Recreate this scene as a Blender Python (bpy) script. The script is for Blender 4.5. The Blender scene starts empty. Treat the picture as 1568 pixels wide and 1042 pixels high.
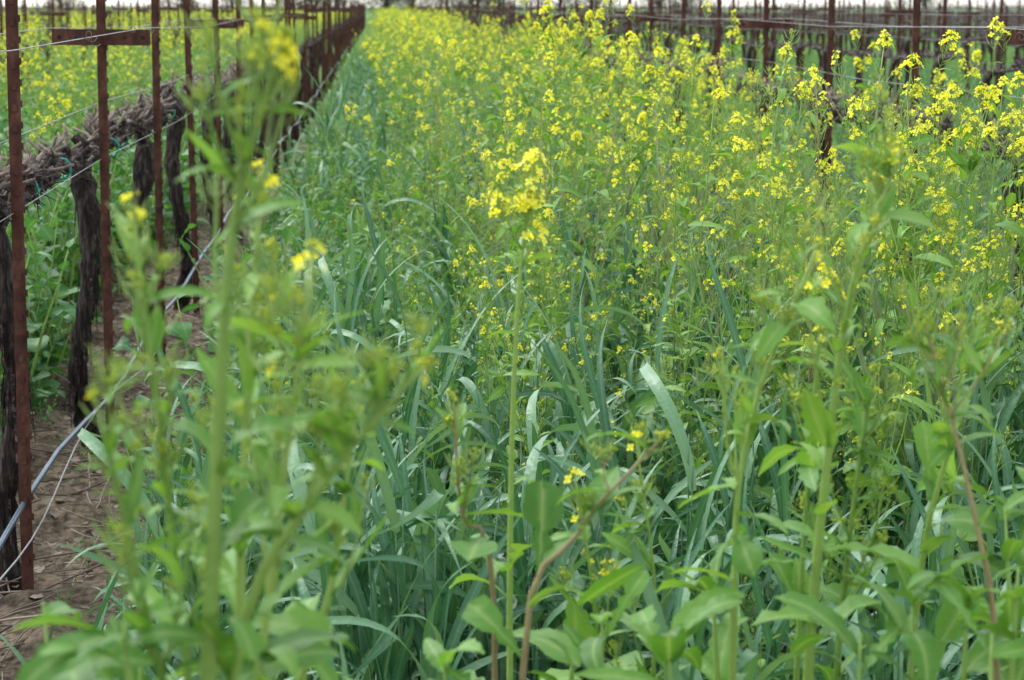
import bpy, math, random
import numpy as np
from mathutils import Vector, Matrix
R = random.Random(7)
scene = bpy.context.scene

# ------------------------------------------------------------------ materials
def new_mat(name):
    m = bpy.data.materials.new(name); m.use_nodes = True
    nt = m.node_tree; nt.nodes.clear()
    return m, nt
def N(nt, t, **kw):
    n = nt.nodes.new(t)
    for k, v in kw.items(): setattr(n, k, v)
    return n
def ramp(nt, stops):
    r = N(nt, 'ShaderNodeValToRGB')
    e = r.color_ramp.elements
    while len(e) < len(stops): e.new(0.5)
    for i, (p, c) in enumerate(stops):
        e[i].position = p; e[i].color = (*c, 1)
    return r
def mixc(nt, a, b, fac, mode='MIX'):
    m = N(nt, 'ShaderNodeMix', data_type='RGBA', blend_type=mode)
    for s, v in ((0, fac), (6, a), (7, b)):
        if isinstance(v, (int, float)): m.inputs[s].default_value = v
        elif isinstance(v, tuple): m.inputs[s].default_value = (*v, 1)
        else: nt.links.new(v, m.inputs[s])
    return m.outputs[2]

def leaf_mat(name, dark, mid, light, ribcol, rough=0.45, trans=0.35, ribamt=0.6, nscale=14, spec=0.3):
    m, nt = new_mat(name); L = nt.links.new
    at = N(nt, 'ShaderNodeAttribute', attribute_name='tint')
    oi = N(nt, 'ShaderNodeObjectInfo')
    geo = N(nt, 'ShaderNodeTexCoord')
    no = N(nt, 'ShaderNodeTexNoise'); no.inputs['Scale'].default_value = nscale; no.inputs['Detail'].default_value = 2
    L(geo.outputs['Object'], no.inputs['Vector'])
    a = N(nt, 'ShaderNodeMath', operation='MULTIPLY_ADD'); L(at.outputs['Fac'], a.inputs[0]); a.inputs[1].default_value = 0.55
    b = N(nt, 'ShaderNodeMath', operation='MULTIPLY'); L(oi.outputs['Random'], b.inputs[0]); b.inputs[1].default_value = 0.25
    L(b.outputs[0], a.inputs[2])
    c = N(nt, 'ShaderNodeMath', operation='MULTIPLY_ADD'); L(no.outputs['Fac'], c.inputs[0]); c.inputs[1].default_value = 0.3; L(a.outputs[0], c.inputs[2])
    r = ramp(nt, [(0.1, dark), (0.5, mid), (0.95, light)]); L(c.outputs[0], r.inputs['Fac'])
    ra = N(nt, 'ShaderNodeAttribute', attribute_name='rib')
    rr = N(nt, 'ShaderNodeMath', operation='POWER'); L(ra.outputs['Fac'], rr.inputs[0]); rr.inputs[1].default_value = 7
    rm = N(nt, 'ShaderNodeMath', operation='MULTIPLY'); L(rr.outputs[0], rm.inputs[0]); rm.inputs[1].default_value = ribamt
    col = mixc(nt, r.outputs['Color'], ribcol, rm.outputs[0])
    p = N(nt, 'ShaderNodeBsdfPrincipled'); L(col, p.inputs['Base Color']); p.inputs['Roughness'].default_value = rough
    p.inputs['Specular IOR Level'].default_value = spec
    bm = N(nt, 'ShaderNodeBump'); bm.inputs['Strength'].default_value = 0.4; bm.inputs['Distance'].default_value = 0.004
    n2 = N(nt, 'ShaderNodeTexNoise'); n2.inputs['Scale'].default_value = 90; n2.inputs['Detail'].default_value = 1; L(geo.outputs['Object'], n2.inputs['Vector'])
    L(n2.outputs['Fac'], bm.inputs['Height']); L(bm.outputs[0], p.inputs['Normal'])
    t = N(nt, 'ShaderNodeBsdfTranslucent')
    tc = mixc(nt, col, (1.35, 1.28, 0.55), 1.0, 'MULTIPLY'); L(tc, t.inputs['Color'])
    mx = N(nt, 'ShaderNodeMixShader'); mx.inputs[0].default_value = trans
    L(p.outputs[0], mx.inputs[1]); L(t.outputs[0], mx.inputs[2])
    o = N(nt, 'ShaderNodeOutputMaterial'); L(mx.outputs[0], o.inputs[0])
    return m

M_leaf = leaf_mat('mustard_leaf', (0.05, 0.16, 0.026), (0.13, 0.31, 0.052), (0.26, 0.46, 0.10), (0.36, 0.5, 0.19))
M_broad = leaf_mat('broad_leaf', (0.024, 0.10, 0.033), (0.06, 0.205, 0.06), (0.15, 0.33, 0.10), (0.24, 0.4, 0.17), rough=0.4)
M_stem = leaf_mat('mustard_stem', (0.16, 0.29, 0.06), (0.27, 0.43, 0.095), (0.38, 0.51, 0.15), (0.3, 0.4, 0.2), trans=0.15, ribamt=0)
M_bstem = leaf_mat('reddish_stem', (0.2, 0.16, 0.08), (0.34, 0.28, 0.14), (0.38, 0.34, 0.17), (0.3, 0.3, 0.2), trans=0.05, ribamt=0)
M_oat = leaf_mat('oat_blade', (0.022, 0.10, 0.045), (0.065, 0.20, 0.09), (0.20, 0.37, 0.20), (0.28, 0.43, 0.28), rough=0.37, trans=0.22, ribamt=0.3, nscale=5, spec=0.45)
M_head = leaf_mat('grass_seed_head', (0.2, 0.27, 0.15), (0.3, 0.37, 0.22), (0.42, 0.46, 0.32), (0.4, 0.45, 0.3), rough=0.6, trans=0.3, ribamt=0)
M_petal = leaf_mat('mustard_petal', (0.86, 0.81, 0.03), (0.93, 0.9, 0.07), (0.95, 0.94, 0.2), (0.8, 0.8, 0.1), rough=0.6, trans=0.4, ribamt=0, spec=0.1)
M_bud = leaf_mat('mustard_bud', (0.26, 0.43, 0.05), (0.42, 0.56, 0.06), (0.68, 0.72, 0.08), (0.5, 0.5, 0.1), trans=0.2, ribamt=0)
M_tree = leaf_mat('tree_foliage', (0.03, 0.06, 0.025), (0.06, 0.1, 0.045), (0.11, 0.16, 0.08), (0.1, 0.15, 0.1), rough=0.7, trans=0.2, ribamt=0, nscale=0.5)
M_dry = leaf_mat('dry_litter', (0.05, 0.04, 0.032), (0.13, 0.105, 0.08), (0.30, 0.25, 0.2), (0.3, 0.25, 0.2), rough=0.8, trans=0.05, ribamt=0)
PLANT = [M_leaf, M_stem, M_petal, M_bud, M_bstem, M_broad, M_oat, M_head, M_dry]
LEAF, STEM, PETAL, BUD, BST, BROAD, OAT, HEAD, DRY = range(9)

def surf_mat(name, stops, scale, stretch=(1, 1, 1), rough=0.85, bump=0.6, bdist=0.01, metal=0, detail=8):
    m, nt = new_mat(name); L = nt.links.new
    tc = N(nt, 'ShaderNodeTexCoord'); mp = N(nt, 'ShaderNodeMapping'); mp.inputs['Scale'].default_value = stretch
    L(tc.outputs['Object'], mp.inputs['Vector'])
    no = N(nt, 'ShaderNodeTexNoise'); no.inputs['Scale'].default_value = scale; no.inputs['Detail'].default_value = detail; no.inputs['Roughness'].default_value = 0.65
    L(mp.outputs[0], no.inputs['Vector'])
    r = ramp(nt, stops); L(no.outputs['Fac'], r.inputs[0])
    p = N(nt, 'ShaderNodeBsdfPrincipled'); L(r.outputs[0], p.inputs['Base Color']); p.inputs['Roughness'].default_value = rough
    p.inputs['Metallic'].default_value = metal
    p.inputs['Specular IOR Level'].default_value = .2
    b = N(nt, 'ShaderNodeBump'); b.inputs['Strength'].default_value = bump; b.inputs['Distance'].default_value = bdist
    L(no.outputs['Fac'], b.inputs['Height']); L(b.outputs[0], p.inputs['Normal'])
    o = N(nt, 'ShaderNodeOutputMaterial'); L(p.outputs[0], o.inputs[0])
    return m
M_bark = surf_mat('vine_bark_and_hole_shade', [(0.33, (0.008, 0.006, 0.005)), (0.5, (0.032, 0.024, 0.022)), (0.7, (0.13, 0.105, 0.095))], 22, (3, 3, 0.5), bump=1.0, bdist=0.02)
M_cord = surf_mat('cordon_bark', [(0.33, (0.01, 0.007, 0.007)), (0.5, (0.05, 0.035, 0.034)), (0.68, (0.25, 0.21, 0.19))], 22, (2.5, 0.6, 2.5), bump=1.0, bdist=0.02)
M_cane = surf_mat('pruned_cane', [(0.3, (0.07, 0.048, 0.042)), (0.7, (0.32, 0.265, 0.22))], 30, bump=0.4)
M_rust = surf_mat('rusty_steel', [(0.3, (0.035, 0.014, 0.011)), (0.5, (0.08, 0.032, 0.023)), (0.72, (0.16, 0.075, 0.05))], 18, (1, 1, 0.5), rough=0.75, bump=0.3, bdist=0.003)
M_wire = surf_mat('galvanised_wire', [(0.3, (0.2, 0.19, 0.2)), (0.7, (0.38, 0.38, 0.4))], 30, rough=0.5, bump=0, metal=0.5)
M_hose = surf_mat('drip_hose_plastic', [(0.3, (0.05, 0.075, 0.11)), (0.7, (0.13, 0.175, 0.23))], 6, rough=0.3, bump=0.1)
M_tie = surf_mat('teal_tie_tape', [(0.3, (0.0, 0.2, 0.15)), (0.7, (0.01, 0.38, 0.28))], 20, rough=0.35, bump=0.1)

m, nt = new_mat('soil'); L = nt.links.new
tc = N(nt, 'ShaderNodeTexCoord')
n1 = N(nt, 'ShaderNodeTexNoise'); n1.inputs['Scale'].default_value = 2.2; n1.inputs['Detail'].default_value = 10; n1.inputs['Roughness'].default_value = 0.7
n2 = N(nt, 'ShaderNodeTexNoise'); n2.inputs['Scale'].default_value = 38; n2.inputs['Detail'].default_value = 8
for n in (n1, n2): L(tc.outputs['Object'], n.inputs['Vector'])
r1 = ramp(nt, [(0.32, (0.05, 0.041, 0.031)), (0.5, (0.16, 0.13, 0.096)), (0.68, (0.34, 0.285, 0.215))]); L(n1.outputs['Fac'], r1.inputs[0])
r2 = ramp(nt, [(0.35, (0.35, 0.34, 0.32)), (0.6, (1.05, 1.02, 0.98))]); L(n2.outputs['Fac'], r2.inputs[0])
c = mixc(nt, r1.outputs[0], r2.outputs[0], 1.0, 'MULTIPLY')
sx = N(nt, 'ShaderNodeSeparateXYZ'); L(tc.outputs['Object'], sx.inputs[0])
mr = N(nt, 'ShaderNodeMapRange'); L(sx.outputs['Y'], mr.inputs[0]); mr.inputs[1].default_value = 11; mr.inputs[2].default_value = 35; mr.inputs[4].default_value = 0.9
n3 = N(nt, 'ShaderNodeTexNoise'); n3.inputs['Scale'].default_value = 3; n3.inputs['Detail'].default_value = 8; L(tc.outputs['Object'], n3.inputs['Vector'])
r3 = ramp(nt, [(0.35, (0.05, 0.12, 0.03)), (0.65, (0.13, 0.26, 0.07))]); L(n3.outputs['Fac'], r3.inputs[0])
c = mixc(nt, c, r3.outputs[0], mr.outputs[0])
p = N(nt, 'ShaderNodeBsdfPrincipled'); L(c, p.inputs['Base Color']); p.inputs['Roughness'].default_value = 0.95; p.inputs['Specular IOR Level'].default_value = .1
b = N(nt, 'ShaderNodeBump'); b.inputs['Distance'].default_value = 0.02; L(n2.outputs['Fac'], b.inputs['Height']); L(b.outputs[0], p.inputs['Normal'])
o = N(nt, 'ShaderNodeOutputMaterial'); L(p.outputs[0], o.inputs[0])
M_soil = m

# ------------------------------------------------------------------ mesh builder
def V(x, y, z): return np.array((x, y, z), float)
def unit(v):
    n = math.sqrt(v[0]*v[0]+v[1]*v[1]+v[2]*v[2]); return v/n if n > 1e-9 else V(0, 0, 1)
def cross(a, b): return np.array((a[1]*b[2]-a[2]*b[1], a[2]*b[0]-a[0]*b[2], a[0]*b[1]-a[1]*b[0]))
class MB:
    def __init__(s): s.v=[]; s.f=[]; s.m=[]; s.t=[]; s.r=[]
    def add(s, vs, fs, mat, tint, rib=None):
        o = len(s.v); s.v.extend([tuple(q) for q in vs])
        for f in fs: s.f.append([i+o for i in f]); s.m.append(mat)
        s.t.extend([tint]*len(vs)); s.r.extend(rib if rib is not None else [0.0]*len(vs))
    def mesh(s, name, mats, smooth=True):
        me = bpy.data.meshes.new(name); me.from_pydata(s.v, [], s.f)
        for q in mats: me.materials.append(q)
        me.polygons.foreach_set('material_index', s.m)
        me.polygons.foreach_set('use_smooth', [smooth]*len(s.f))
        a = me.attributes.new('tint', 'FLOAT', 'POINT'); a.data.foreach_set('value', s.t)
        a = me.attributes.new('rib', 'FLOAT', 'POINT'); a.data.foreach_set('value', s.r)
        me.update(); return me
def tube(mb, pts, rad, n, mat, tint=0.5, rough=0.0, rng=R, cap=True):
    pts = [np.asarray(q, float) for q in pts]
    k = len(pts); vs = []
    d = unit(pts[1]-pts[0]); u = unit(cross(d, V(0.3, 0.9, 0.1) if abs(d[2]) > 0.5 else V(0, 0, 1)))
    for i in range(k):
        d = unit(pts[min(i+1, k-1)]-pts[max(i-1, 0)])
        u = unit(u-d*float(u@d)); w = cross(d, u)
        r = rad[i] if hasattr(rad, '__len__') else rad
        for j in range(n):
            a = 2*math.pi*j/n; rr = r*(1+(rng.uniform(-rough, rough) if rough else 0))
            vs.append(pts[i]+u*(math.cos(a)*rr)+w*(math.sin(a)*rr))
    fs = [(i*n+j, i*n+(j+1) % n, (i+1)*n+(j+1) % n, (i+1)*n+j) for i in range(k-1) for j in range(n)]
    if cap: fs.append(tuple(range((k-1)*n, k*n)))
    mb.add(vs, fs, mat, tint)
def leaf(mb, base, d, L, W, droop, mat, tint, rng, segs=6, kind='lance', fold=0.3, twist=0.0, wavy=0.08):
    d = unit(np.asarray(d, float)); base = np.asarray(base, float)
    side = unit(cross(d, V(0, 0, 1)+V(rng.uniform(-.35, .35), rng.uniform(-.35, .35), 0)))
    p = base.copy(); vs = []; rb = []
    st = L/segs
    for i in range(segs+1):
        t = i/segs
        if kind == 'lance': w = W*(math.sin(math.pi*min(1, t**0.75*0.96+0.04)))**0.8
        elif kind == 'ovate': w = W*(0.10 if t < 0.15 else math.sin(math.pi*min(1, ((t-0.15)/0.85)**0.7*0.93+0.07))**0.7)
        elif kind == 'tooth':
            w = W*(math.sin(math.pi*min(1, t**0.8*0.95+0.04)))**0.75*(1.0 if i % 2 else 0.84)*rng.uniform(.92, 1.08)
        elif kind == 'lobed':
            env = 0.12 if t < 0.12 else (0.35+0.65*((t-0.12)/0.88)) * (1 if t < 0.7 else math.sqrt(max(0, 1-((t-0.7)/0.3)**2)))
            w = W*env*(1 if t > 0.62 or t < 0.12 else (0.45+0.55*(i % 2)))*rng.uniform(0.85, 1.12)
        else: w = W*(0.85 if t < 0.05 else (1.0 if t < 0.45 else max(0.0, 1-((t-0.45)/0.55)**1.6)))
        w = max(w, 0.0004)
        nrm = cross(side, d)
        if twist: side = unit(side*math.cos(twist/segs)+nrm*math.sin(twist/segs)); nrm = cross(side, d)
        e1 = rng.uniform(-wavy, wavy)*W; e2 = rng.uniform(-wavy, wavy)*W
        vs += [p-side*w+nrm*(fold*w+e1), p.copy(), p+side*w+nrm*(fold*w+e2)]; rb += [0., 1., 0.]
        a = -droop/segs*(0.4+1.2*t)
        d = unit(d*math.cos(a)+nrm*math.sin(a))
        p = p+d*st
    fs = []
    for i in range(segs):
        o = i*3; fs += [(o, o+1, o+4, o+3), (o+1, o+2, o+5, o+4)]
    mb.add(vs, fs, mat, tint, rb)
def flower(mb, c, d, s, rng):
    d = unit(d); u = unit(cross(d, V(rng.uniform(-1, 1), rng.uniform(-1, 1), 0.3))); w = cross(d, u)
    tint = rng.random(); a0 = rng.uniform(0, 1.5); vs = []; fs = []
    for k in range(4):
        a = a0+k*math.pi/2; r = u*math.cos(a)+w*math.sin(a); q = cross(d, r)
        lift = rng.uniform(0.0, 0.5)
        o = len(vs)
        vs += [c, c+r*s*0.6+q*s*0.42+d*s*0.25*lift, c+r*s*1.0+q*s*0.22+d*s*lift*0.5, c+r*s*1.0-q*s*0.22+d*s*lift*0.5, c+r*s*0.6-q*s*0.42+d*s*0.25*lift]
        fs.append((o, o+1, o+2, o+3, o+4))
    mb.add(vs, fs, PETAL, tint)
def bud(mb, c, d, s, mat, tint):
    d = unit(d); u = unit(cross(d, V(0.3, 0.5, 0.2))); w = cross(d, u)
    vs = [c-d*s, c+u*s*.6, c+w*s*.6, c-u*s*.6, c-w*s*.6, c+d*s*1.3]
    mb.add(vs, [(0, 2, 1), (0, 3, 2), (0, 4, 3), (0, 1, 4), (5, 1, 2), (5, 2, 3), (5, 3, 4), (5, 4, 1)], mat, tint)
def raceme(mb, pts, bloom, rng, size=1.0, pods=True):
    tip = pts[-1]; d = unit(pts[-1]-pts[-2])
    u = unit(cross(d, V(0.31, 0.77, 0.2))); w = cross(d, u)
    nf = int(rng.uniform(8, 15)*bloom+rng.random()*.8)
    for i in range(nf):
        a = i*2.4+rng.uniform(-.5, .5); k = i/max(1, nf)
        r = (0.005+0.015*k)*size*rng.uniform(0.6, 1.3); out = u*math.cos(a)+w*math.sin(a)
        z = (-0.026*k+rng.uniform(-.006, .006))*size+0.004
        base = tip+d*(z-0.008*size)
        c = tip+d*z+out*r
        tube(mb, [base, c], 0.0006*size, 3, STEM, 0.5, cap=False)
        flower(mb, c, unit(out+d*(1.2-0.7*k)), 0.0062*size*rng.uniform(0.8, 1.2), rng)
    for i in range(9 if bloom > 0.2 else 16):
        a = i*2.4; r = rng.uniform(0, 0.0075)*size
        bud(mb, tip+d*rng.uniform(-.007, 0.008)*size+(u*math.cos(a)+w*math.sin(a))*r, d, 0.0027*size, BUD, rng.random())
    if pods:
        path = pts; n = rng.randint(6, 12)
        L = len(path)-1
        for i in range(n):
            t = max(0, L-rng.uniform(0.25, 1.0)*min(L, 1.8)); j = min(int(t), L-1); c = path[j]+(path[j+1]-path[j])*(t-j)
            a = i*2.4; out = unit((u*math.cos(a)+w*math.sin(a))+d*0.9); q = rng.uniform(0.010, 0.02)
            c2 = c+out*q; tube(mb, [c, c2], 0.0006, 3, STEM, 0.6, cap=False)
            tube(mb, [c2, c2+unit(out+d*0.8)*rng.uniform(0.010, 0.02)], [0.0012, 0.0006], 3, STEM, 0.6, cap=False)
def bez(p0, d0, L, n, up, rng, wig=0.12):
    pts = [np.asarray(p0, float)]; d = unit(np.asarray(d0, float))
    for i in range(n):
        d = unit(d+V(rng.uniform(-wig, wig), rng.uniform(-wig, wig), up)); pts.append(pts[-1]+d*(L/n))
    return pts
def interp(pts, t):
    f = t*(len(pts)-1); i = min(int(f), len(pts)-2); return pts[i]+(pts[i+1]-pts[i])*(f-i), unit(pts[i+1]-pts[i])
def rnddir(rng, az, el): return V(math.cos(az)*math.cos(el), math.sin(az)*math.cos(el), math.sin(el))

def mustard(mb, pts, rng, bloom=1.0, nbr=7, lowleaf=7, r0=0.0045, leafL=0.16, size=1.0, brown=False, side_leaf=0.06, brL=0.36, lo=0.3, sides=5, extra=7, brb=(0.0, 0.05, 0.35, 0.9), lw=1.0):
    H = sum(np.linalg.norm(pts[i+1]-pts[i]) for i in range(len(pts)-1))
    k = len(pts); tint = rng.random(); sm = BST if brown else STEM
    tube(mb, pts, [r0*(1-0.74*i/(k-1)) for i in range(k)], sides, sm, tint)
    raceme(mb, pts[-3:] if k > 3 else pts, bloom, rng, size)
    az = rng.uniform(0, 6.28)
    for i in range(lowleaf):
        t = 0.03+0.5*(i+rng.random())/max(1, lowleaf); p, d = interp(pts, t); az += 2.4+rng.uniform(-.8, .8)
        s = leafL*rng.uniform(0.55, 1.25)*(1.15-0.9*t)
        leaf(mb, p, rnddir(rng, az, rng.uniform(0.1, 1.1)), s, s*rng.uniform(0.18, 0.28), rng.uniform(0.2, 2.0), LEAF, rng.random()*0.8, rng, segs=9, kind='lobed', twist=rng.uniform(-.8, .8))
    for i in range(nbr):
        t = lo+(0.95-lo)*rng.random(); p, d = interp(pts, t); az += 2.4+rng.uniform(-.9, .9)
        Lb = H*brL*rng.uniform(0.45, 1.2)*(1.3-t)
        bd = unit(rnddir(rng, az, rng.uniform(0.4, 1.15))*0.9+d*0.35)
        bp = bez(p, bd, Lb, 6, rng.uniform(.1, .3), rng, 0.13)
        rb = r0*(1-0.74*t)*0.6
        tube(mb, bp, [rb*(1-0.11*j) for j in range(7)], 4, sm, tint)
        raceme(mb, bp[-3:], bloom*rng.choice(brb)*(0.5 if bp[-1][2] < H*.7 else 1.15), rng, size*0.9)
        s = side_leaf*rng.uniform(0.7, 1.8)*(1.3-0.7*t)
        leaf(mb, p, unit(rnddir(rng, az, rng.uniform(-.1, 1.0))), s*1.25, s*rng.uniform(.14, .24)*lw, rng.uniform(-.2, 1.7), LEAF, 0.2+rng.random()*0.8, rng, segs=9, kind='tooth', twist=rng.uniform(-1, 1))
        for j in range(rng.randint(1, 3)):
            q, dd = interp(bp, rng.uniform(0.1, 0.7)); s2 = side_leaf*rng.uniform(0.35, 0.9)
            leaf(mb, q, rnddir(rng, rng.uniform(0, 6.28), rng.uniform(0.2, 1.2)), s2, s2*rng.uniform(.1, .18)*lw, rng.uniform(-.3, 1.3), LEAF, 0.3+rng.random()*0.7, rng, segs=4)
        for j in range(rng.choice((0, 1, 1, 2))):
            q, dd = interp(bp, rng.uniform(0.2, 0.7)); sp = bez(q, unit(rnddir(rng, rng.uniform(0, 6.28), 0.8)+dd*.5), Lb*rng.uniform(.3, .6), 3, 0.2, rng, 0.14)
            tube(mb, sp, [rb*.6, rb*.5, rb*.45, rb*.35], 3, sm, tint); raceme(mb, sp, bloom*rng.choice(brb)*.6, rng, size*0.8, pods=False)
    for i in range(extra):
        p, d = interp(pts, rng.uniform(0.3, 0.9)); s = side_leaf*rng.uniform(0.5, 1.4)
        leaf(mb, p, rnddir(rng, rng.uniform(0, 6.28), rng.uniform(0.1, 1.2)), s, s*rng.uniform(.12, .22)*lw, rng.uniform(0, 1.6), LEAF, 0.2+rng.random()*0.8, rng, segs=6)

def oat(mb, rng, H=0.75, culms=4, head=False):
    for c in range(culms):
        a = rng.uniform(0, 6.28); r = rng.uniform(0, 0.05); base = V(math.cos(a)*r, math.sin(a)*r, 0)
        h = H*rng.uniform(0.6, 1.0); pts = bez(base, V(rng.uniform(-.14, .14), rng.uniform(-.14, .14), 1), h, 6, 0.05, rng, 0.04)
        tube(mb, pts, [0.0034*(1-0.1*i) for i in range(7)], 4, OAT, 0.5+rng.random()*.4)
        az = rng.uniform(0, 6.28)
        for b in range(rng.randint(3, 5)):
            t = 0.15+0.85*b/4+rng.uniform(-.08, .03); p, d = interp(pts, min(1, max(0, t))); az += math.pi+rng.uniform(-.8, .8)
            Lb = rng.uniform(0.22, 0.46)
            leaf(mb, p, unit(rnddir(rng, az, rng.uniform(1.1, 1.5))), Lb, rng.uniform(0.007, 0.0135), rng.uniform(0.5, 3.6), OAT, rng.random(), rng, segs=12, kind='blade', fold=0.22, twist=rng.uniform(-2, 2), wavy=0.05)
        if head:
            hp = bez(pts[-1], V(rng.uniform(-.2, .2), rng.uniform(-.2, .2), 1), 0.12, 5, -0.03, rng, 0.05)
            tube(mb, hp, [.002, .006, .0065, .006, .004, .001], 5, HEAD, rng.random(), rough=0.2, rng=rng)
            for i in range(26):
                q, d = interp(hp, rng.random()); e = q+unit(d*1.3+rnddir(rng, rng.uniform(0, 6.28), 0))*rng.uniform(0.03, 0.06)
                tube(mb, [q, e], [0.0007, 0.0002], 3, HEAD, rng.random(), cap=False)
def broad(mb, rng, H=0.5, n=22):
    for c in range(3):
        az = rng.uniform(0, 6.28)
        pts = bez(V(rng.uniform(-.05, .05), rng.uniform(-.05, .05), 0), V(rng.uniform(-.4, .4), rng.uniform(-.4, .4), 1), H*rng.uniform(.75, 1), 5, 0.1, rng, 0.1)
        tube(mb, pts, [0.005*(1-0.13*i) for i in range(6)], 4, STEM, 0.3)
        for i in range(n//3+2):
            t = 0.12+0.88*i/(n//3+1); p, d = interp(pts, min(1, t)); az += 2.4
            s = rng.uniform(0.05, 0.12)*(1.2-0.5*t)
            leaf(mb, p, rnddir(rng, az, rng.uniform(0.0, 1.2)), s, s*rng.uniform(.2, .33), rng.uniform(0.2, 1.9), BROAD, rng.random(), rng, segs=7, kind=rng.choice(('ovate', 'ovate', 'lobed')), fold=0.2, wavy=0.14, twist=rng.uniform(-.8, .8))

def proto_coll(name, builders):
    col = bpy.data.collections.new(name)
    for i, fn in enumerate(builders):
        mb = MB(); fn(mb); me = mb.mesh('%s_%02d' % (name, i), PLANT)
        ob = bpy.data.objects.new('%s_variant_%02d' % (name, i), me); col.objects.link(ob)
    return col
def B_must(seed, bloom, nbr, low, H=1.3, brown=False, **kw):
    def fn(mb):
        rng = random.Random(seed); pts = bez(V(0, 0, 0), V(rng.uniform(-.25, .25), rng.uniform(-.25, .25), 1), H, 10, 0.07, rng, 0.08)
        mustard(mb, pts, rng, bloom, nbr, low, brown=brown, **kw)
    return fn
# 0-7 moderate bloom, 8-11 heavy bloom, 12-15 leafy/low bloom
C_must = proto_coll('mustard_plant', [B_must(10+i, 0.45+.12*i, 9+i % 4, 6, brown=(i == 3), lo=.35) for i in range(8)] +
                    [B_must(30+i, 1.2, 10, 5, size=1.12, lo=0.5, brb=(0, .5, .9, 1)) for i in range(4)] +
                    [B_must(50+i, 0.06, 10, 10, leafL=0.17, side_leaf=0.07, lo=.25, extra=10) for i in range(4)])
def B_oat(seed, **kw): return lambda mb: oat(mb, random.Random(seed), **kw)
C_oat = proto_coll('oat_grass', [B_oat(70+i, culms=4+i % 2) for i in range(7)] + [B_oat(80+i, culms=4, head=True) for i in range(2)])
C_broad = proto_coll('broadleaf_plant', [(lambda s: (lambda mb: broad(mb, random.Random(s))))(90+i) for i in range(6)])

def gn_scatter(name, coll, items):
    a = np.array(items, float); me = bpy.data.meshes.new(name)
    me.from_pydata([tuple(q) for q in a[:, :3]], [], [])
    at = me.attributes.new('rot', 'FLOAT_VECTOR', 'POINT'); at.data.foreach_set('vector', a[:, 3:6].ravel())
    at = me.attributes.new('scl', 'FLOAT', 'POINT'); at.data.foreach_set('value', a[:, 6].copy())
    at = me.attributes.new('idx', 'INT', 'POINT'); at.data.foreach_set('value', a[:, 7].astype(np.int32))
    ob = bpy.data.objects.new(name, me); scene.collection.objects.link(ob)
    ng = bpy.data.node_groups.new(name, 'GeometryNodeTree')
    ng.interface.new_socket('Geometry', in_out='INPUT', socket_type='NodeSocketGeometry')
    ng.interface.new_socket('Geometry', in_out='OUTPUT', socket_type='NodeSocketGeometry')
    gi = ng.nodes.new('NodeGroupInput'); go = ng.nodes.new('NodeGroupOutput')
    ci = ng.nodes.new('GeometryNodeCollectionInfo'); ci.inputs['Collection'].default_value = coll
    ci.inputs['Separate Children'].default_value = True; ci.inputs['Reset Children'].default_value = True
    ip = ng.nodes.new('GeometryNodeInstanceOnPoints'); ip.inputs['Pick Instance'].default_value = True
    def na(nm, dt):
        n = ng.nodes.new('GeometryNodeInputNamedAttribute'); n.data_type = dt; n.inputs['Name'].default_value = nm
        return n.outputs['Attribute']
    er = ng.nodes.new('FunctionNodeEulerToRotation')
    l = ng.links.new
    l(na('rot', 'FLOAT_VECTOR'), er.inputs[0]); l(er.outputs[0], ip.inputs['Rotation'])
    l(na('scl', 'FLOAT'), ip.inputs['Scale']); l(na('idx', 'INT'), ip.inputs['Instance Index'])
    l(gi.outputs[0], ip.inputs['Points']); l(ci.outputs[0], ip.inputs['Instance']); l(ip.outputs[0], go.inputs[0])
    md = ob.modifiers.new('scatter', 'NODES'); md.node_group = ng
    return ob
def visible(x, y, mx=0.0):
    return -0.26*y-1.5-mx < x < 0.42*y+2+mx
rp = random.Random(21); PW = [(rp.uniform(.6, 3.2), rp.uniform(0, 6.28), rp.uniform(0, 6.28)) for _ in range(9)]
def patch(x, y): return sum(math.sin(f*(x*math.cos(a)*1.6+y*math.sin(a))+p) for f, a, p in PW)/3.0
def scat(out, x0, x1, y0, y1, dens, hf, idxs, base=1.3, tilt=0.12, clump=0.0):
    idxs = list(idxs)
    n = int((x1-x0)*(y1-y0)*dens)
    for _ in range(n):
        x = R.uniform(x0, x1); y = R.uniform(y0, y1)
        if not visible(x, y): continue
        if clump and patch(x, y) < R.uniform(-1.2, 1.2)*clump-0.4*clump: continue
        h = hf(x, y)
        if h <= 0: continue
        out.append((x, y, -0.01, R.gauss(0, tilt), R.gauss(0, tilt), R.uniform(0, 6.28), h/base, R.choice(idxs)))
RX0, RX1, SP, Y0 = -0.985, 2.33, 1.75, 5.5
LW = RX1-RX0
MOD = list(range(8)); HEAVY = list(range(8, 12)); LEAFY = [12, 13, 14, 15]
must, oats, brd = [], [], []
def h_tall(x, y):
    if y < 3.9 and x < 0.65: return 0
    if y < 5.0 and x < 0.4: return 0
    if R.random() < .35: return R.uniform(.75, 1.1)
    return min(1.48, 1.2+0.07*patch(x, y)+R.gauss(0, .12))*(.86 if x < .45 else 1)
def h_far(x, y): return min(1.55, R.gauss(1.31, .12))
scat(must, 0.2, 2.15, 3.0, 11, 14, h_tall, MOD+LEAFY+[6, 7], clump=.7, tilt=.09)
scat(must, 0.6, 1.9, 3.4, 6.5, 4, lambda x, y: R.uniform(1.2, 1.45), MOD+[9], tilt=.07)
scat(must, 0.08, 2.0, 8, 14, 8, h_far, MOD+HEAVY+LEAFY+[7, 6], clump=.7)
scat(must, 0.06, 2.0, 13, 32, 9, h_far, MOD+HEAVY+HEAVY+[12, 13], clump=.6)
scat(must, 0.05, 1.9, 30, 80, 6, h_far, HEAVY+HEAVY+MOD, clump=.5)
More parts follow.
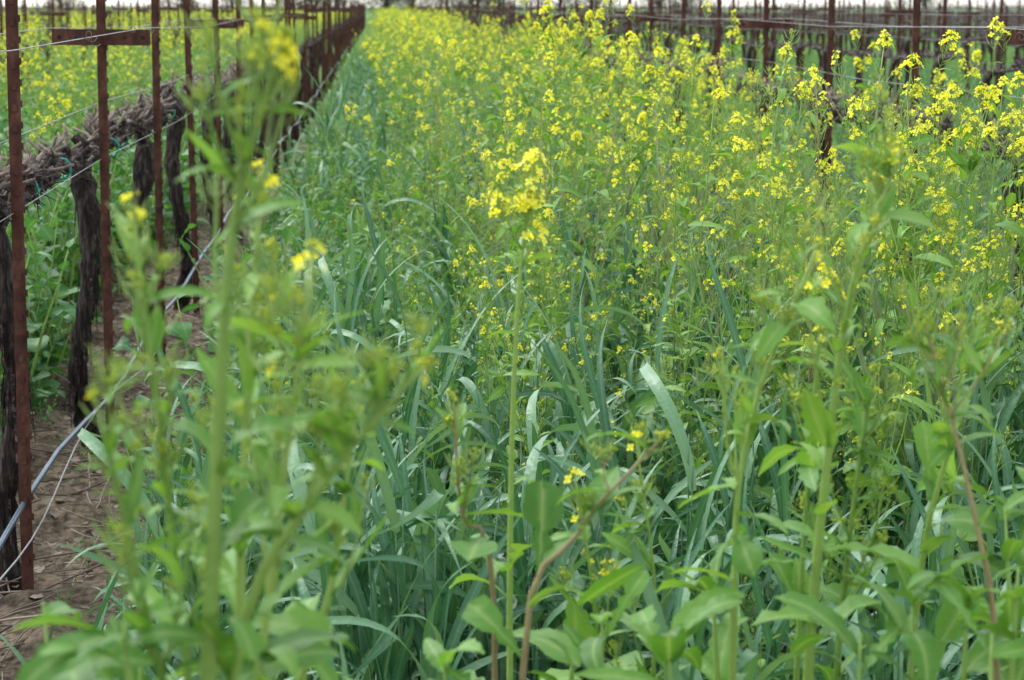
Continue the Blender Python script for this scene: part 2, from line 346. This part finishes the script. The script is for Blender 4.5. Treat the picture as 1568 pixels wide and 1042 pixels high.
scat(must, 0.05, 1.9, 80, 170, 2.5, h_far, HEAVY+MOD)
for (x, y, h, i) in [(1.21, 4.8, 1.5, 10), (1.13, 4.9, 1.46, 9), (1.08, 5.0, 1.52, 7), (1.27, 4.7, 1.42, 8), (1.42, 5.0, 1.4, 9), (1.0, 5.3, 1.45, 7), (0.86, 5.0, 1.5, 6), (0.97, 8, 1.52, 11), (1.15, 7.5, 1.47, 8), (0.42, 9, 1.6, 10), (.78, 9, 1.6, 8), (.6, 9.3, 1.58, 9), (.7, 7.2, 1.46, 10), (.45, 6.5, 1.32, 8), (.5, 6.6, 1.28, 9), (.38, 6.4, 1.22, 11), (1.5, 4.4, 1.36, 10), (1.38, 4.2, 1.44, 5), (1.0, 4.3, 1.2, 9), (1.7, 5.4, 1.4, 8)]:
    must.append((x, y, -.01, R.gauss(0, .05), R.gauss(0, .05), R.uniform(0, 6.28), h/1.27, i))
def h_short(x, y): return R.uniform(0.5, 0.88)*(0.8 if x < -0.4 else 1)
scat(must, -0.62, 0.3, 4.6, 14, 12, h_short, LEAFY, clump=.5)
scat(must, -0.62, 0.1, 14, 60, 5, h_short, LEAFY)
scat(must, -0.62, 0.1, 60, 160, 2, h_short, LEAFY)
scat(must, 0.0, 2.1, 2.4, 7, 6, lambda x, y: R.uniform(0.5, 0.8 if y < 3.2 else 1.0), LEAFY+[0, 4])
hg = lambda x, y: R.uniform(0.48, 0.82)*(0.75 if x < -0.4 else 1)
G = list(range(7))
scat(oats, -0.58, 0.8, 2.5, 7, 40, hg, G, base=0.75, tilt=0.1)
scat(oats, 0.8, 2.1, 2.5, 7, 24, hg, G, base=0.75, tilt=0.1)
scat(oats, 1.0, 2.1, 4, 9, 7, lambda x, y: R.uniform(0.8, 1.05), [7, 8], base=0.85)
scat(oats, -0.6, 2.1, 7, 40, 8, hg, G, base=0.75)
scat(brd, -0.62, 2.1, 2.4, 10, 9, lambda x, y: R.uniform(0.3, 0.5), range(6), base=0.5)
scat(brd, -0.66, 0.2, 6, 14, 17, lambda x, y: R.uniform(0.45, 0.78), range(6), base=0.5)
scat(brd, -0.65, 2.1, 10, 60, 5, lambda x, y: R.uniform(0.4, 0.7), range(6), base=0.5)
for k in range(1, 8):
    xb = RX0-LW*k
    dn = 1.0 if k == 1 else 0.5
    scat(must, xb+0.55, RX0-LW*(k-1)-0.95, 6, 35, 7*dn, lambda x, y: R.gauss(1.28, .12), HEAVY+HEAVY+MOD+LEAFY, clump=.6)
    scat(must, xb+0.55, RX0-LW*(k-1)-0.8, 35, 150, 3*dn, lambda x, y: R.uniform(1.1, 1.45), HEAVY)
    scat(brd, xb+0.4, RX0-LW*(k-1)-0.42, 6, 40, 18*dn, lambda x, y: R.uniform(0.5, 1.0), range(6), base=0.5)
    scat(must, xb+0.4, RX0-LW*(k-1)-0.5, 6, 40, 7*dn, lambda x, y: R.uniform(0.6, 1.0), LEAFY)
    if k == 1: scat(oats, xb+0.4, -1.5, 6, 30, 5, hg, G, base=0.75)
scat(brd, RX0-.45, RX0+.3, 5, 30, 2.5, lambda x, y: R.uniform(0.06, 0.2), range(6), base=0.5)
for k in range(0, 16):
    xa = RX1+LW*k
    dn = 1.0 if k < 3 else 0.6
    scat(oats, xa+0.1, xa+LW-0.1, 5, 45, 10*dn, lambda x, y: R.uniform(0.22, 0.42), G, base=0.75, tilt=0.25)
    scat(brd, xa, xa+LW, 5, 60, 9*dn, lambda x, y: R.uniform(0.2, 0.42), range(6), base=0.5)
    scat(must, xa, xa+LW, 6, 60, 5*dn, lambda x, y: R.uniform(0.25, 0.45), LEAFY)
    scat(must, xa+0.6, xa+LW-0.6, 14, 100, 0.15, lambda x, y: R.uniform(0.6, 1.0), MOD)
    scat(brd, xa+0.1, xa+LW-0.1, 60, 160, 1.5, lambda x, y: R.uniform(0.3, 0.5), range(6), base=0.5)
gn_scatter('mustard_cover_crop', C_must, must)
gn_scatter('oat_grass', C_oat, oats)
gn_scatter('broadleaf_cover_crop', C_broad, brd)

# --- individual foreground mustard plants (world coordinates, metres)
def spline(cp, n=14):
    cp = [np.array(q, float) for q in cp]; P = [2*cp[0]-cp[1]]+cp+[2*cp[-1]-cp[-2]]; out = []
    for i in range(len(cp)-1):
        a, b, c, d = P[i:i+4]; m = max(2, n//(len(cp)-1))
        for j in range(m):
            t = j/m; out.append(0.5*((2*b)+(-a+c)*t+(2*a-5*b+4*c-d)*t*t+(-a+3*b-3*c+d)*t**3))
    out.append(cp[-1]); return out
B0 = (0, 0, 0.0, .2)
K1 = dict(leafL=0.15, side_leaf=0.055, brL=0.13, lo=0.58, brb=B0, extra=11, lw=.9)
heroes = [
 ([(-0.19, 1.6, 0), (-0.15, 1.6, 0.9), (-0.13, 1.6, 1.25), (-0.112, 1.6, 1.44), (-0.072, 1.6, 1.575)], 221, 1.8, 10, 10, dict(K1, r0=0.0095, size=1.1, side_leaf=.042, extra=8, lw=.75)),
 ([(-0.17, 1.7, 0), (-0.14, 1.65, 0.85), (-0.115, 1.62, 1.1), (-0.05, 1.6, 1.22), (0.035, 1.6, 1.32)], 212, 0.1, 9, 8, dict(K1, r0=0.0075)),
 ([(-0.13, 1.85, 0), (-0.135, 1.85, 0.9), (-0.125, 1.85, 1.2), (-0.105, 1.85, 1.45)], 202, 0.3, 9, 10, dict(K1, r0=0.008, lw=.75)),
 ([(-0.18, 1.8, 0), (-0.17, 1.8, 0.8), (-0.19, 1.8, 1.15), (-0.215, 1.8, 1.43)], 203, 0.25, 9, 9, dict(K1, r0=0.007)),
 ([(-0.17, 1.7, 0), (-0.16, 1.65, 0.85), (-0.19, 1.62, 1.1), (-0.225, 1.6, 1.30)], 215, 0.1, 8, 9, dict(K1, r0=0.0065)),
 ([(-0.12, 1.7, 0), (-0.12, 1.7, 0.85), (-0.09, 1.7, 1.15), (-0.055, 1.7, 1.40)], 216, 0.45, 8, 9, dict(K1, r0=0.0065)),
 ([(-0.09, 1.9, 0), (-0.09, 1.9, 0.85), (-0.05, 1.9, 1.05), (-0.02, 1.9, 1.25)], 217, 0.15, 8, 9, dict(K1, r0=0.0065)),
 ([(0.19, 2.85, 0), (0.185, 2.9, 0.7), (0.195, 2.9, 1.15), (0.22, 2.9, 1.39)], 204, 1.7, 5, 7, dict(r0=0.0065, leafL=0.12, size=1.25, brL=0.12, lo=0.72, extra=5, side_leaf=.045, brb=(0, .2, .5))),
 ([(0.17, 2.2, 0), (0.155, 2.2, 0.86), (0.215, 2.2, 1.02), (0.31, 2.2, 1.13)], 205, 0.1, 3, 6, dict(r0=0.005, brown=True, brL=0.1, lo=0.6, extra=3)),
 ([(0.13, 2.5, 0), (0.14, 2.5, 0.85), (0.10, 2.5, 0.97), (0.09, 2.5, 1.12)], 206, 0.1, 3, 6, dict(r0=0.005, brown=True, brL=0.1, lo=0.6, extra=3)),
 ([(0.40, 2.3, 0), (0.41, 2.3, 0.8), (0.42, 2.3, 1.1), (0.50, 2.3, 1.33)], 207, 0.2, 9, 7, dict(r0=0.006, brL=0.18, lo=0.5, brb=B0, extra=8)),
 ([(0.47, 2.3, 0), (0.50, 2.3, 0.8), (0.515, 2.3, 1.05), (0.54, 2.3, 1.28), (.60, 2.32, 1.44)], 208, 0.3, 11, 7, dict(r0=0.008, brL=0.2, lo=0.5, brb=B0, extra=8)),
 ([(0.54, 2.6, 0), (0.55, 2.6, 0.7), (0.56, 2.6, 1.0), (0.575, 2.6, 1.26)], 218, 1.5, 6, 7, dict(r0=0.0055, brL=0.15, lo=0.5, brb=B0, extra=5, size=1.15)),
 ([(0.72, 2.2, 0), (0.70, 2.2, 0.8), (0.66, 2.2, 1.05), (0.60, 2.2, 1.25)], 209, 0.1, 7, 7, dict(r0=0.0055, brown=True, brL=0.2, lo=0.45, brb=B0)),
 ([(0.66, 2.5, 0), (0.68, 2.5, 0.8), (0.72, 2.5, 1.05), (0.78, 2.5, 1.2)], 211, 0.5, 9, 8, dict(r0=0.006, brL=0.2, lo=0.45, brb=B0)),
 ([(0.58, 2.5, 0), (0.58, 2.5, 0.7), (0.60, 2.5, 1.0), (0.62, 2.5, 1.15)], 213, 0.2, 9, 8, dict(r0=0.006, brL=0.22, lo=0.4, brb=B0)),
 ([(0.36, 2.6, 0), (0.34, 2.6, 0.5), (0.36, 2.6, 0.8), (0.33, 2.6, 1.05)], 214, 0.4, 8, 7, dict(r0=0.005, brL=0.2, lo=0.4, brb=B0)),
 ([(0.30, 2.6, 0), (0.29, 2.6, 0.5), (0.28, 2.6, 0.8), (0.25, 2.6, 1.0)], 210, 0.4, 6, 7, dict(r0=0.005, brL=0.2, lo=0.4)),
]
for cp, sd, bl, nb, lw, kw in heroes:
    mb = MB(); rng = random.Random(sd); o0 = np.array(cp[0], float)
    mustard(mb, [q-o0 for q in spline(cp)], rng, bl, nb, lw, sides=8, **kw)
    ob = bpy.data.objects.new('mustard_plant', mb.mesh('mustard_plant', PLANT)); ob.location = o0; scene.collection.objects.link(ob)
mb = MB(); rng = random.Random(5)
for (cx, cy, hz, n) in [(-0.27, 1.5, 1.08, 8), (-0.24, 1.7, 1.05, 8), (-0.14, 1.7, 1.05, 9), (-0.2, 1.6, 1.12, 8), (-0.06, 1.85, 0.96, 8), (-.1, 1.7, 1.05, 7), (0.03, 2.0, 0.90, 5), (0.5, 2.1, 0.93, 7), (0.66, 2.2, 0.97, 7), (0.76, 2.3, 1.0, 7), (0.62, 2.0, 0.95, 7), (-0.30, 2.0, 1.0, 6),
                        (0.1, 2.2, 0.88, 5), (0.24, 2.3, 0.90, 6), (0.34, 2.2, 0.9, 7), (0.42, 2.35, 0.93, 7), (.56, 2.1, .97, 7), (.7, 2.15, 1.0, 8), (.2, 2.5, .86, 5), (0.8, 2.4, 1.03, 8)]:
    pts = bez(V(cx, cy, 0), V(0, 0, 1), hz, 6, 0.1, rng, 0.04); tube(mb, pts, [.006, .0055, .005, .005, .0045, .004, .0015], 6, STEM, 0.4)
    for i in range(n*2):
        p, d = interp(pts, rng.uniform(0.65, 1)); s = rng.uniform(0.06, 0.14)
        leaf(mb, p, rnddir(rng, rng.uniform(0, 6.28), rng.uniform(0.1, 1.2)), s, s*rng.uniform(.13, .22), rng.uniform(.2, 1.8), LEAF, rng.random()*.7, rng, segs=13, kind=rng.choice(('lobed', 'tooth', 'tooth')), fold=.2, twist=rng.uniform(-1, 1))
ob = bpy.data.objects.new('leafy_mustard_clump', mb.mesh('leafy_mustard_clump', PLANT)); scene.collection.objects.link(ob)

# ------------------------------------------------------------------ vines
VM = [M_bark, M_cord, M_cane, M_tie]
def vine(seed, detail=True):
    mb = MB(); rng = random.Random(seed)
    n = 26 if detail else 8
    pts = []; ph = rng.uniform(0, 6)
    for i in range(n+1):
        t = i/n; pts.append(V(0.03*math.sin(ph+t*7)+rng.uniform(-.004, .004), 0.045*math.sin(ph*2+t*5)+rng.uniform(-.004, .004), 1.02*t-0.02))
    rad = [0.034*(1.25-0.4*math.sin(math.pi*min(1, i/n*1.1)))*rng.uniform(0.8, 1.2) for i in range(n+1)]
    rad[-1] = 0.035; rad[-2] = 0.045 if detail else rad[-2]
    tube(mb, pts, rad, 14 if detail else 6, 0, rough=0.2, rng=rng)
    top = pts[-1]
    if detail:
        for i in range(90):
            z = rng.uniform(0.05, 1.0); j = int(z*n/1.02); c = pts[min(j, n)]; a = rng.uniform(0, 6.28)
            o = V(math.cos(a), math.sin(a), 0)*0.036
            w = V(-math.sin(a), math.cos(a), 0)*rng.uniform(0.002, 0.006); l = rng.uniform(0.05, 0.16)
            b = c+o; e = c+o*rng.uniform(1.1, 1.4)+V(0, 0, -l)
            mb.add([b-w, b+w, e+w*.6, e-w*.6], [(0, 1, 2, 3)], rng.choice((0, 0, 1)), 0.5)
    for s in (-1, 1):
        m = 20 if detail else 6; cp = [top+V(0, 0, -0.04)]
        zz = 0; xx = 0
        for i in range(1, m+1):
            t = i/m; xx = xx*.7+rng.uniform(-.014, .014); zz = zz*.8+rng.uniform(-.014, .014)
            cp.append(V(xx, s*t*0.86, 1.045+zz+0.02*math.sin(t*3)))
        cr = [rng.uniform(0.015, 0.033)*(1.1-0.3*i/m) for i in range(m+1)]
        tube(mb, cp, cr, 10 if detail else 5, 1, rough=0.25, rng=rng)
        k = 12 if detail else 7
        for i in range(k):
            t = (i+rng.random()*.7)/k; p, d = interp(cp, min(1, t)); lean = rng.uniform(-.8, .8)
            if detail:
                q = p+V(0, 0, 0.005); hh = rng.uniform(.03, .08)
                sp = [q, q+V(lean*.03, rng.uniform(-.03, .03), hh*.5), q+V(lean*.06, rng.uniform(-.05, .05), hh)]
                tube(mb, sp, [.022, .017, .012], 7, 1, rough=0.3, rng=rng)
                for c in range(rng.randint(1, 4)):
                    e = sp[-1]; dd = V(rng.uniform(-1, 1), rng.uniform(-1.4, 1.4), rng.uniform(-.1, .8)); L_ = rng.uniform(.02, .11)
                    tube(mb, bez(e, dd, L_, 3, .1, rng, .25), [.007, .006, .0055, .005], 5, 2, rough=.1, rng=rng)
                for c in range(9):
                    e = p+V(rng.uniform(-.025, .025), rng.uniform(-.04, .04), rng.uniform(-.02, .04))
                    dd = V(rng.uniform(-1, 1), rng.uniform(-1, 1), rng.uniform(-.9, .7))
                    tube(mb, bez(e, dd, rng.uniform(.03, .09), 3, -.1, rng, .5), [.003, .0025, .002, .001], 3, rng.choice((1, 1, 2)), cap=False)
            else:
                L_ = rng.uniform(.04, .1)
                tube(mb, [p, p+V(lean*.06, rng.uniform(-.05, .05), L_)], [.022, .009], 4, 1)
    if detail:
        for s in (-0.55, 0.4):
            y = s+rng.uniform(-.1, .1); pts2 = [V(.035*math.cos(a), y+.004*a, 1.05+.035*math.sin(a)) for a in [q*.7 for q in range(10)]]
            tube(mb, pts2, .004, 4, 3)
            mb.add([V(.036, y-.008, 1.05), V(.036, y+.008, 1.05), V(.045, y+.012, .95), V(.045, y, .95)], [(0, 1, 2, 3)], 3, .5)
    return mb.mesh('grapevine', VM)
vm_hi = [vine(300+i) for i in range(5)]
cl = bpy.data.collections.new('grapevine_far')
for i in range(4):
    cl.objects.link(bpy.data.objects.new('grapevine_far_variant_%02d' % i, vine(320+i, False)))
far = []
def stake_mesh(arm, H):
    mb = MB(); w = .016; t = .004
    def box(x0, x1, y0, y1, z0, z1):
        mb.add([(x0, y0, z0), (x1, y0, z0), (x1, y1, z0), (x0, y1, z0), (x0, y0, z1), (x1, y0, z1), (x1, y1, z1), (x0, y1, z1)],
               [(0, 3, 2, 1), (4, 5, 6, 7), (0, 1, 5, 4), (1, 2, 6, 5), (2, 3, 7, 6), (3, 0, 4, 7)], 0, .5)
    box(-w, w, -t, 0, -.1, H)
    box(-t/2, t/2, 0.0005, .026, -.1, H-.002)
    z = .12
    while z < H-.05:
        box(-.006, .006, -.010, -t-.0003, z, z+.018)
        box(w+.0003, w+.005, -.003, -.0005, z+.01, z+.028); z += .055
    if arm:
        za = 1.495; hw = .165; hh = .027
        box(-hw, hw, -.020, -.0165, za-hh, za+hh)
        box(-hw, hw, -.0163, .002, za+hh-.003, za+hh-.0003)
        box(-hw, hw, -.0163, .002, za-hh+.0003, za-hh+.003)
        for xx in (-.14, .14, -.08, .08):
            mb.add([(xx+.007*math.cos(a), -.0215, za+.007*math.sin(a)) for a in [q*math.pi/4 for q in range(8)]], [tuple(range(8))], 1, .5)  # crossarm holes: flat dark discs, their inner shade painted with the bark material
        for xx in (-.012, .012):
            vs = [(xx*1.0+.007*math.cos(a), y, za+.007*math.sin(a)) for y in (-.019, -.027) for a in [q*math.pi/3 for q in range(6)]]
            mb.add(vs, [tuple(range(6, 12))]+[(i, (i+1) % 6, (i+1) % 6+6, i+6) for i in range(6)], 0, .5)
    return mb.mesh('stake', [M_rust, M_bark], smooth=False)
ST = stake_mesh(False, 1.68); STA = stake_mesh(True, 1.82)
cs = bpy.data.collections.new('stake_far')
cs.objects.link(bpy.data.objects.new('stake_far_variant_00', ST)); cs.objects.link(bpy.data.objects.new('stake_far_variant_01', STA))
fst = []
rowsx = [RX0-LW*k for k in range(9, -1, -1)]+[RX1+LW*k for k in range(17)]
for rx in rowsx:
    main = rx in (RX0, RX1)
    off = 0 if main else R.uniform(-.8, .8); ph = 1 if main else R.randint(0, 2)
    for j in range(-3, 92):
        y = Y0+j*SP+off
        arm = (j % 3 == ph)
        if not visible(rx, y, 2): continue
        near = main and 3 < y < 24
        xo, yo = R.uniform(-.02, .02), R.uniform(-.04, .04)
        if near:
            ob = bpy.data.objects.new('grapevine', vm_hi[(j*2+(rx > 0)) % 5]); ob.location = (rx+xo-(.05 if rx < 0 else -.0), y+yo+.04, 0); ob.rotation_euler = (0, 0, math.pi*(j % 2)+R.uniform(-.04, .04)); ob.scale = (1, 1, R.uniform(.98, 1.03))
            scene.collection.objects.link(ob)
            ob = bpy.data.objects.new('crossarm_trellis_post' if arm else 'metal_vine_stake', STA if arm else ST); ob.location = (rx+.03, y-.09, 0)
            ob.rotation_euler = (R.uniform(-.015, .015), R.uniform(-.015, .02), R.uniform(-.15, .15)); scene.collection.objects.link(ob)
        else:
            far.append((rx+xo, y, 0, 0, 0, math.pi*R.randint(0, 1)+R.uniform(-.05, .05), R.uniform(.96, 1.05), R.randint(0, 3)))
            fst.append((rx+.03, y-.08, 0, R.uniform(-.02, .02), R.uniform(-.03, .03), R.uniform(-.15, .15), R.uniform(.95, 1.04), 1 if arm else 0))
gn_scatter('grapevine_rows', cl, far); gn_scatter('trellis_stake_rows', cs, fst)
mb = MB()
for rx in rowsx:
    main = rx in (RX0, RX1)
    for (dx, z) in ((-.15, 1.525), (.18, 1.525), (.02, 1.27), (.03, 1.08)):
        pts = []
        for j in range(-2, 30 if main else 20):
            y = Y0+SP*(1+3*j); y2 = y+SP*1.5
            pts += [V(rx+dx, y, z), V(rx+dx, y2, z-.012-(0.01 if main else 0))]
        tube(mb, pts, .0014, 4, 0, cap=False)
        if main and z > 1.2:
            for _ in range(40):
                y = R.uniform(4, 18); c = V(rx+dx, y, z-.01); q = [c]; a = R.uniform(0, 6); l = R.randint(5, 12)
                for i in range(l):
                    a += R.uniform(.5, 1.1); q.append(q[-1]+V(math.cos(a)*.008, R.uniform(-.004, .014), math.sin(a)*.010-.001))
                tube(mb, q, .0012, 3, 1, cap=False)
ob = bpy.data.objects.new('trellis_wires', mb.mesh('trellis_wires', [M_wire, M_cane])); scene.collection.objects.link(ob)
for rx in (RX0, RX1):
    mb = MB(); pts = []
    for i in range(180):
        y = 3+i*.5; pts.append(V(rx+.035+.008*math.sin(i*.9), y, .275+.018*math.sin(i*1.3)+.012*math.sin(i*.41)))
    tube(mb, pts, .008, 8, 0)
    if rx < 0:
        pts = [V(rx+.06+.02*math.sin(i*.5), 4+i*.25, .25+.03*math.sin(i*.6+1)) for i in range(20)]
        tube(mb, pts, .0028, 5, 1)
    ob = bpy.data.objects.new('drip_irrigation_hose', mb.mesh('drip_hose', [M_hose, M_wire])); scene.collection.objects.link(ob)

# ------------------------------------------------------------------ ground
xs = np.concatenate([[-2500, -800, -200, -60, -20, -8], np.arange(-4, 4.01, .05), [8, 20, 60, 200, 800, 2500]])
ys = np.concatenate([[-2500, -500, -50, -8, -1], np.arange(1, 16, .05), np.arange(16, 40, 1.0), [60, 120, 300, 900, 3000]])
X, Y = np.meshgrid(xs, ys); Z = np.zeros_like(X)
rs = np.random.RandomState(3)
for _ in range(40):
    f = rs.uniform(2, 30); a = rs.uniform(0, 6.28); Z += np.sin(X*f*np.cos(a)+Y*f*np.sin(a)+rs.uniform(0, 6))*.024/f**.55
Z += rs.normal(0, .006, Z.shape)
Z *= ((np.abs(X) < 4.1) & (Y > .9) & (Y < 16))
Z = np.clip(Z, -.05, .06)
nx, ny = len(xs), len(ys)
vs = np.stack([X.ravel(), Y.ravel(), Z.ravel()], 1).tolist()
fs = [(j*nx+i, j*nx+i+1, (j+1)*nx+i+1, (j+1)*nx+i) for j in range(ny-1) for i in range(nx-1)]
me = bpy.data.meshes.new('ground'); me.from_pydata(vs, [], fs); me.materials.append(M_soil)
me.polygons.foreach_set('use_smooth', [True]*len(fs))
ob = bpy.data.objects.new('ground', me); scene.collection.objects.link(ob)
mb = MB(); rng = random.Random(9)
for _ in range(1500):
    x = rng.gauss(RX0-.05, .26); y = rng.uniform(3.5, 14); z = rng.uniform(.005, .04)
    if rng.random() < .5:
        tube(mb, bez(V(x, y, z), rnddir(rng, rng.uniform(0, 6.28), rng.uniform(-.05, .35)), rng.uniform(.05, .3), 4, 0, rng, .3), rng.uniform(.0012, .0035), 4, DRY, rng.random())
    else:
        s = rng.uniform(.02, .05); leaf(mb, V(x, y, z+.01), rnddir(rng, rng.uniform(0, 6.28), rng.uniform(0, .4)), s, s*.4, rng.uniform(-1, 1), DRY, rng.random(), rng, segs=4, kind='ovate', wavy=.3)
ob = bpy.data.objects.new('pruning_litter', mb.mesh('pruning_litter', PLANT)); scene.collection.objects.link(ob)

# ------------------------------------------------------------------ distant trees
def tree_mesh(seed, H):
    mb = MB(); rng = random.Random(seed)
    tr = bez(V(0, 0, 0), V(0, 0, 1), H*.45, 6, .1, rng, .05); tube(mb, tr, [.28*(1-.1*i) for i in range(7)], 8, 0, rough=.1, rng=rng)
    cent = []
    for i in range(11):
        p, d = interp(tr, rng.uniform(.3, 1)); b = bez(p, rnddir(rng, i*2.4, rng.uniform(.1, .9)), H*rng.uniform(.25, .45), 5, .08, rng, .15)
        tube(mb, b, [.1*(1-.15*j) for j in range(6)], 5, 0); cent += [b[3], b[4], b[5]]
    for i in range(18): cent.append(V(rng.gauss(0, H*.25), rng.gauss(0, H*.25), rng.uniform(.5, H*.35)))
    for c in cent:
        r = rng.uniform(.5, 1.1)*H/7
        for _ in range(80):
            p = c+V(rng.gauss(0, r*.6), rng.gauss(0, r*.6), rng.gauss(0, r*.5)); s = rng.uniform(.12, .28)
            leaf(mb, p, rnddir(rng, rng.uniform(0, 6.28), rng.uniform(-.5, 1)), s, s*.4, .5, 1, rng.random(), rng, segs=2)
    return mb.mesh('tree', [M_bark, M_tree])
tms = [tree_mesh(400+i, 7+i) for i in range(3)]
for i, (x, y) in enumerate([(1, 225), (4, 232), (8, 236), (11, 240), (15, 255), (22, 250), (28, 270), (36, 262), (-5, 250), (-8, 258), (-11, 262), (-18, 258), (-25, 268), (45, 300), (88, 330), (-48, 320)]):
    ob = bpy.data.objects.new('tree', tms[i % 3]); ob.location = (x, y, 0); ob.rotation_euler[2] = R.uniform(0, 6); scene.collection.objects.link(ob)

# ------------------------------------------------------------------ camera, light
cam = bpy.data.cameras.new('camera'); co = bpy.data.objects.new('camera', cam); scene.collection.objects.link(co)
co.location = (0, 0, 1.6); co.rotation_euler = (math.radians(90-9.26), 0, math.radians(-3.72))
cam.lens = 72; cam.sensor_width = 36; cam.clip_end = 6000; cam.clip_start = .05
cam.dof.use_dof = True; cam.dof.focus_distance = 4.7; cam.dof.aperture_fstop = 8.5
scene.camera = co
w = bpy.data.worlds.new('World'); scene.world = w; w.use_nodes = True; nt = w.node_tree; nt.nodes.clear()
sky = N(nt, 'ShaderNodeTexSky', sky_type='NISHITA'); sky.sun_disc = False
sky.sun_elevation = math.radians(55); sky.sun_rotation = math.radians(-40); sky.dust_density = 1.5; sky.air_density = 1
hs = N(nt, 'ShaderNodeHueSaturation'); hs.inputs['Saturation'].default_value = .25; hs.inputs['Value'].default_value = 2.8
bg = N(nt, 'ShaderNodeBackground'); bg.inputs['Strength'].default_value = .15
o = N(nt, 'ShaderNodeOutputWorld')
nt.links.new(sky.outputs[0], hs.inputs['Color']); nt.links.new(hs.outputs[0], bg.inputs[0]); nt.links.new(bg.outputs[0], o.inputs[0])
sd = bpy.data.lights.new('sun', 'SUN'); sd.energy = 1.45; sd.angle = math.radians(22); sd.color = (1, .97, .93)
so = bpy.data.objects.new('sun', sd); scene.collection.objects.link(so)
az = math.radians(-40); el = math.radians(55)
dv = Vector((math.sin(az)*math.cos(el), math.cos(az)*math.cos(el), math.sin(el)))
so.rotation_euler = dv.to_track_quat('Z', 'Y').to_euler(); so.location = (0, 0, 20)
scene.view_settings.view_transform = 'Standard'; scene.view_settings.look = 'None'; scene.view_settings.exposure = 0
